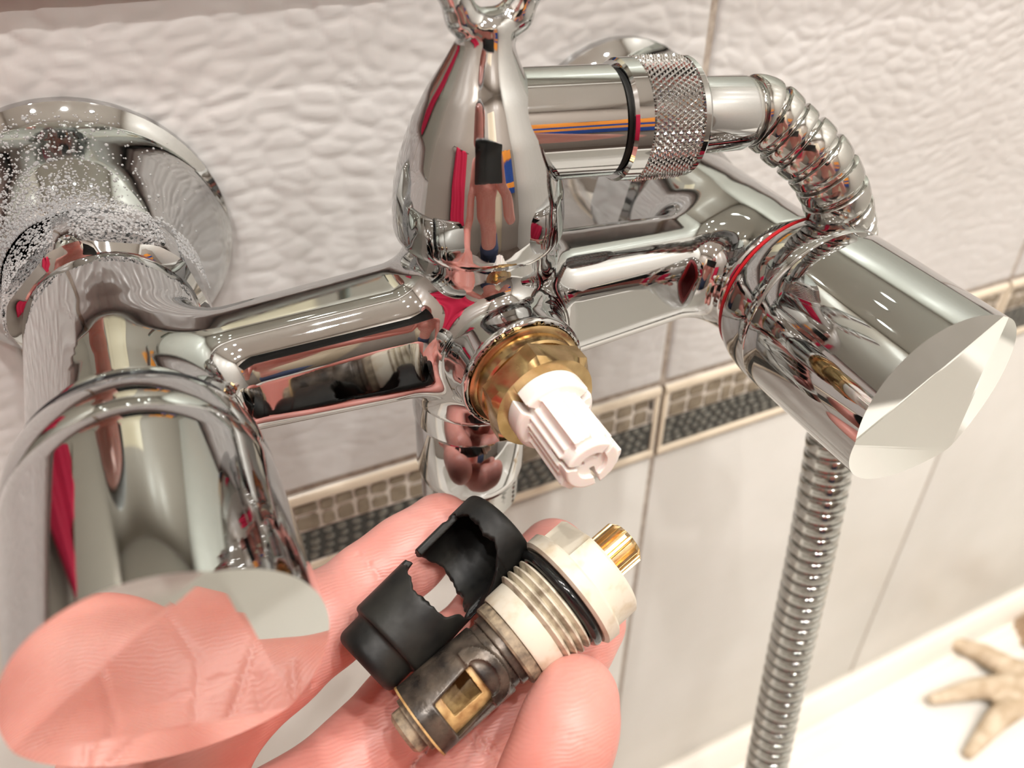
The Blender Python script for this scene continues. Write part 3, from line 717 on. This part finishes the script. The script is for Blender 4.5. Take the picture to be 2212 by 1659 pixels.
RA = at(790, 1432, 156); RB = at(1088, 1128, 170); rax = (RB - RA) / np.linalg.norm(RB - RA); RL = np.linalg.norm(RB - RA)
rv = VIEW - np.dot(VIEW, rax) * rax; rv /= np.linalg.norm(rv); rw = np.cross(rax, rv)   # rw: towards lower right of the photo or opposite
if np.dot(RM[0], rw) < 0: rw = -rw
def f_rub(p):
    q = p - RA; t = q @ rax; v = q @ rv; w_ = q @ rw; r = np.hypot(v, w_)
    L = RL
    low = smax(r - 9.0, np.maximum(5.4 - t, t - L), 1.0); neck = smax(r - 7.5, np.maximum(-t - 0.8, t - 8), 2.2)
    outer = smin(low, neck, 0.8)
    outer = smax(outer, t - L, 2.6)
    outer = smax(outer, -np.maximum(np.abs(t - (L - 8.5)) - 0.5, 8.75 - r), 0.7)
    d = smax(outer, -np.maximum(r - 7.4, np.maximum(6.8 - t, t - (L - 2.2))), 0.5)
    d = np.maximum(d, -np.maximum(r - 4.6, t - 8))
    wob = 0.6 * np.sin(w_ * 0.9 + t * 0.5) + 0.35 * np.sin(v * 1.3 + 1.1 * w_) + 0.16 * np.sin(3.7 * w_ + 2 * v)
    # torn window towards the viewer, narrower hole through the back
    front = (np.hypot((t - 24.0 + 0.12 * w_) / 8.8, (w_ + 2.6) / 11.0) - 1) * 7.5 + wob * 0.55; front = np.maximum(front, np.where(w_ < -3, 1.5, -0.5) - v)
    back = (np.hypot((t - 19.2 + 0.1 * w_) / 5.2, (w_ - 0.6) / 7.6) - 1) * 5 + wob * 0.5; back = np.maximum(back, v - 2)
    slit = np.maximum(np.abs(t - 20.6 - 0.2 * (w_ + 8)) - 1.3 - 0.4 * wob, w_ + 3)
    d = smax(d, -front, 0.5); d = smax(d, -back, 0.5)
    return np.maximum(d, -slit)
lo = np.minimum(RA - 13, RB - 13); hi = np.maximum(RA + 13, RB + 13)
tag(mk_sdf('rubber_sleeve', f_rub, lo, hi, 0.36, M['rubber']), 'torn black rubber sleeve with a ragged window, lying on the index finger', 'rubber sleeve')

# ------------------------------------------------------------------ the photographer: open hand under the tap, body and phone behind the camera
ps = empty('person', (-150, -980, FZ), 'bare-chested person holding the worn valve parts in an open left hand', 'person')
W = at
fing = [   # (points, radii)
    ([W(300, 1690, 150), W(600, 1420, 163), W(800, 1262, 178), W(950, 1142, 185)], [12.0, 10.2, 9.1, 8.2]),
    ([W(600, 1830, 160), W(880, 1530, 176), W(1070, 1330, 187), W(1195, 1195, 194)], [12.0, 10.0, 9.2, 8.4]),
    ([W(850, 1900, 160), W(1040, 1620, 173), W(1190, 1450, 182), W(1275, 1345, 184)], [11.5, 9.8, 9.0, 8.2]),
    ([W(1080, 1960, 150), W(1175, 1720, 144), W(1222, 1590, 146), W(1247, 1503, 151)], [11.0, 8.8, 8.3, 7.6]),
]
wrist = np.array([-112., -198., -82.])
thumb = ([np.array([-116., -165., -76.]), np.array([-133., -126., -76.]), np.array([-130., -90., -68.])], [13.5, 10.5, 9.0])
elbow = np.array([-330., -470., -190.])
creases = []
for pts, rr in fing:
    for i in (1, 2):
        a, b, c = pts[i - 1], pts[i], pts[i + 1]; u = c - a; u /= np.linalg.norm(u); s = np.cross(u, VIEW); s /= np.linalg.norm(s); vv = np.cross(s, u)
        for o in (-0.9, 0.9) if i == 1 else (0,):
            ctr = b + u * o; creases.append([ctr + s * x * rr[i] + vv * math.sqrt(max(0, 1 - x * x)) * rr[i] for x in np.linspace(-0.75, 0.75, 6)])
def f_hand(p):
    pal = s_cone(p, wrist, fing[0][0][0], 17, 13)
    for pts, rr in fing[1:]: pal = smin(pal, s_cone(p, wrist, pts[0], 17, rr[0] + 1), 12)
    pal = smin(pal, s_cone(p, (-114, -172, -80), (-98, -135, -72), 18, 14), 10)
    pal = smin(pal, s_cone(p, wrist, wrist + (elbow - wrist) * 0.35, 18.5, 25), 16)
    d = None
    for pts, rr in fing + [thumb]:
        q = None
        for a, b, r1, r2 in zip(pts[:-1], pts[1:], rr[:-1], rr[1:]):
            c = s_cone(p, a, b, r1, r2); q = c if q is None else smin(q, c, 3.0)
        for j in range(1, len(pts) - 1):    # soft finger pads between the joints
            m = (pts[j] * 0.5 + pts[j + 1] * 0.5) + VIEW * 1.2; q = smin(q, np.linalg.norm(p - m, axis=1) - (rr[j] + rr[j + 1]) * 0.49, 4)
        q = smin(q, pal, 9.0); d = q if d is None else np.minimum(d, q)
    near = np.where(np.abs(d) < 3)[0]
    if len(near):
        pn = p[near]; add = np.zeros(len(pn))
        for cr in creases:
            c0 = np.mean(cr, axis=0); m = np.where(((pn - c0) ** 2).sum(1) < 15.0 ** 2)[0]
            if not len(m): continue
            pm_ = pn[m]; g = np.full(len(pm_), 9.0)
            for a, b in zip(cr[:-1], cr[1:]): g = np.minimum(g, s_cone(pm_, a, b, 0.0, 0.0))
            add[m] = np.maximum(add[m], 0.55 * np.exp(-(g / 0.8) ** 2))
        m = np.where((pn[:, 0] < -30) & (pn[:, 0] > -125) & (pn[:, 2] > -84))[0]
        if len(m):
            q2 = pn[m] * [1, 1, 0]
            for ln, dp in palm_lines:
                g = np.full(len(m), 9.0)
                for a, b in zip(ln[:-1], ln[1:]): g = np.minimum(g, s_cone(q2, (*a, 0), (*b, 0), 0.0, 0.0))
                add[m] = np.maximum(add[m], dp * np.exp(-(g / 1.0) ** 2))
        d[near] = d[near] + add
    return d
palm_lines = [([(-97, -126), (-93, -140), (-90, -155), (-92, -170), (-98, -186)], 0.55), ([(-97, -127), (-84, -138), (-72, -150), (-62, -166)], 0.45),
              ([(-82, -116), (-68, -126), (-58, -138), (-46, -158)], 0.45), ([(-78, -150), (-74, -165), (-80, -182)], 0.3), ([(-88, -158), (-70, -160)], 0.2), ([(-66, -140), (-64, -158)], 0.22), ([(-104, -150), (-92, -165)], 0.2)]
allp = np.vstack([np.vstack(a) for a, _ in fing] + [np.vstack(thumb[0]), wrist[None], (wrist + (elbow - wrist) * 0.2)[None]])
mk_sdf('hand', f_hand, allp.min(0) - 26, allp.max(0) + 26, 1.0, M['skin'], ps)

pc = CAM + RM[0] * 52 + RM[1] * 14 - RM[2] * 29          # phone centre, behind the lens
def f_person(p):
    H = np.array([-205., -520., 330.]); N_ = np.array([-190., -600., 215.]); Ch = np.array([-170., -680., 60.]); Wa = np.array([-155., -800., -220.]); Pe = np.array([-150., -860., -360.])
    d = s_ell(p, H, (78, 95, 112)); d = smin(d, s_ell(p, H + [10, 40, -60], (48, 50, 60)), 25); d = smin(d, s_cone(p, H + [0, -40, -70], N_ + [0, -30, -30], 55, 60), 25)
    nose = s_cone(p, H + [14, 92, 4], H + [20, 112, -26], 9, 13); d = smin(d, nose, 12)
    for s in (-1, 1): d = smin(d, s_ell(p, H + [s * 80, -8, -8], (12, 20, 32)), 8)
    d = smin(d, s_ell(p, Ch, (165, 105, 150)), 45); d = smin(d, s_cone(p, Ch, Wa, 120, 118), 50); d = smin(d, s_cone(p, Wa, Pe, 120, 135), 40)
    sL, sR = np.array([-350., -650., 130.]), np.array([10., -650., 130.])
    for sh in (sL, sR): d = smin(d, s_cone(p, N_ + [0, -40, -40], sh, 52, 58), 35)
    d = smin(d, s_cone(p, sL, elbow, 50, 40), 20)
    wr = wrist + (elbow - wrist) * 0.12
    d = smin(d, s_cone(p, elbow, wr, 40, 22), 12)
    eR = np.array([120., -480., -60.]); hR = CAM + RM[0] * 112 + RM[1] * 20 - RM[2] * 52
    d = smin(d, s_cone(p, sR, eR, 50, 40), 20); d = smin(d, s_cone(p, eR, hR + [10, -40, -30], 40, 25), 14)
    d = smin(d, s_cone(p, hR + [10, -40, -30], hR, 26, 22), 12)
    for k in range(4): d = smin(d, s_cone(p, hR + RM[1] * (k * 18 - 30), hR + RM[1] * (k * 18 - 30) - RM[0] * 40 + RM[2] * 6 - RM[2] * 10, 9, 8), 6)
    d = smin(d, s_cone(p, hR + RM[1] * 30, hR + RM[1] * 40 - RM[0] * 45 - RM[2] * 14, 11, 9), 6)
    for s in (-1, 1):
        hp = Pe + [s * 75, 0, -30]; kn = np.array([-150 + s * 95, -880., -640.]); an = np.array([-150 + s * 100, -960., -930.])
        d = smin(d, s_cone(p, hp, kn, 85, 58), 30); d = smin(d, s_cone(p, kn, an, 58, 40), 15); d = smin(d, s_cone(p, an + [0, 0, -38], an + [s * 10, 130, -50], 32, 22), 20)
    return d
mk_sdf('body', f_person, (-480, -1060, -1008), (240, -150, 470), 9, M['skin'], ps)
def f_pants(p):
    d = None
    for s in (-1, 1):
        hp = np.array([-150 + s * 75, -860, -390]); kn = np.array([-150 + s * 95, -880., -640.]); an = np.array([-150 + s * 100, -955., -890.])
        q = np.minimum(s_cone(p, hp, kn, 98, 70), s_cone(p, kn, an, 70, 58)); d = q if d is None else np.minimum(d, q)
    d = smin(d, s_cone(p, (-153, -835, -300), (-150, -860, -380), 130, 146), 20); return np.maximum(d, p[:, 2] + 260)
mk_sdf('trousers', f_pants, (-360, -1060, -960), (60, -700, -240), 9, M['denim'], ps)
mk_sdf('hair', lambda p: smax(s_ell(p, (-205, -528, 345), (86, 100, 112)), -(s_box(p, (-200, -410, 285), (90, 70, 85), 20)), 12), (-310, -650, 200), (-100, -400, 480), 6, M['hair'], ps)
ph = empty('phone', pc, 'black smartphone held sideways to take the picture', 'phone')
ax3 = np.stack([RM[0], RM[1], RM[2]])
mk_sdf('phone_body', lambda p: s_box(p, pc, (72, 35, 3.8), 3.4, ax3), pc - 90, pc + 90, 1.5, M['phone_black'], ph)
mk('phone_lens', lathe([(0, 0), (5, 0), (5, 1.2), (4, 1.2), (3.6, 0.6), (0, 0.6)], CAM - RM[2] * 25.6, RM[2], 32), M['lens_glass'], ph)

# ------------------------------------------------------------------ things of the room that the chrome mirrors
def towel(name, s0, s1, z0, z1, org, ds, dn, label, bands):
    """hangs from a rail; s runs along ds, dn points into the room"""
    org, ds, dn = (np.asarray(a, float) for a in (org, ds, dn)); nx, nz = 60, 24
    pt = lambda S, D, Z: org + S[..., None] * ds + D[..., None] * dn + Z[..., None] * np.array([0, 0, 1.0])
    E_ = empty(name, org + ds * (s0 + s1) / 2 + dn * 60 + [0, 0, z0], label, 'towel')
    zz = z0
    for fr_, mm_ in bands:
        S, Z = np.meshgrid(np.linspace(s0, s1, nx), np.linspace(zz, zz + fr_ * (z1 - z0), nz), indexing='ij'); zz += fr_ * (z1 - z0)
        D = 62 + 14 * np.sin(S / 34.0) + 6 * np.sin(S / 13.0 + Z / 90)
        A = pt(S, D, Z).reshape(-1, 3); B = pt(S, D - 14, Z).reshape(-1, 3); id_ = np.arange(nx * nz).reshape(nx, nz); n = nx * nz
        F = np.stack([id_[:-1, :-1], id_[:-1, 1:], id_[1:, 1:], id_[1:, :-1]], -1).reshape(-1, 4).tolist()
        F += [tuple(i + n for i in reversed(q)) for q in F]
        ring = list(id_[:, 0]) + list(id_[-1, 1:]) + list(id_[::-1, -1][1:]) + list(id_[0, ::-1][1:-1])
        for k in range(len(ring)): a, b = ring[k], ring[(k + 1) % len(ring)]; F.append((a, b, b + n, a + n))
        mk('cloth' if len(bands) == 1 else 'cloth_band', (np.vstack([A, B]), F), M[mm_], E_, sharp=None)
    mk('towel_rail', lathe([(0, s0 - 60), (9, s0 - 60), (9, s1 + 60), (0, s1 + 60)], org + dn * 54 + [0, 0, z1 - 4], ds, 24), M['chrome'], E_)
    for q in (s0 - 50, s1 + 50): mk('rail_bracket', lathe([(0, 0), (7, 0), (7, 56), (0, 56)], org + ds * q + [0, 0, z1 - 4], dn, 20), M['chrome'], E_)
towel('towel', 450, 800, -250, 330, (XL, 0, 0), (0, -1, 0), (1, 0, 0), 'crimson bath towel hanging on the rail of the left wall', ((1.0, 'towel_red'),))
towel('towel', 260, 720, -100, 520, (0, YF, 0), (1, 0, 0), (0, 1, 0), 'blue and orange striped bath towel hanging on the far wall rail', ((0.3, 'towel_blue'), (0.2, 'towel_orange'), (0.15, 'towel_blue'), (0.35, 'towel_orange')))
dr = bpy.data.objects.new('door_1', None); link(dr); tag(dr, kind='structure'); PINV[dr.name] = np.eye(4)
mk('door_leaf', box((-250, YF, FZ), (150, YF + 30, 1000), 3), M['door'], dr)
for z0 in (-860, 60): mk('door_panel', box((-190, YF + 28, z0), (90, YF + 38, z0 + 760), 5), M['door'], dr)
mk('door_handle', lathe([(0, 0), (8, 0), (8, 50), (0, 50)], (110, YF + 30, 0), (0, 1, 0), 20), M['lamp_ring'], dr)
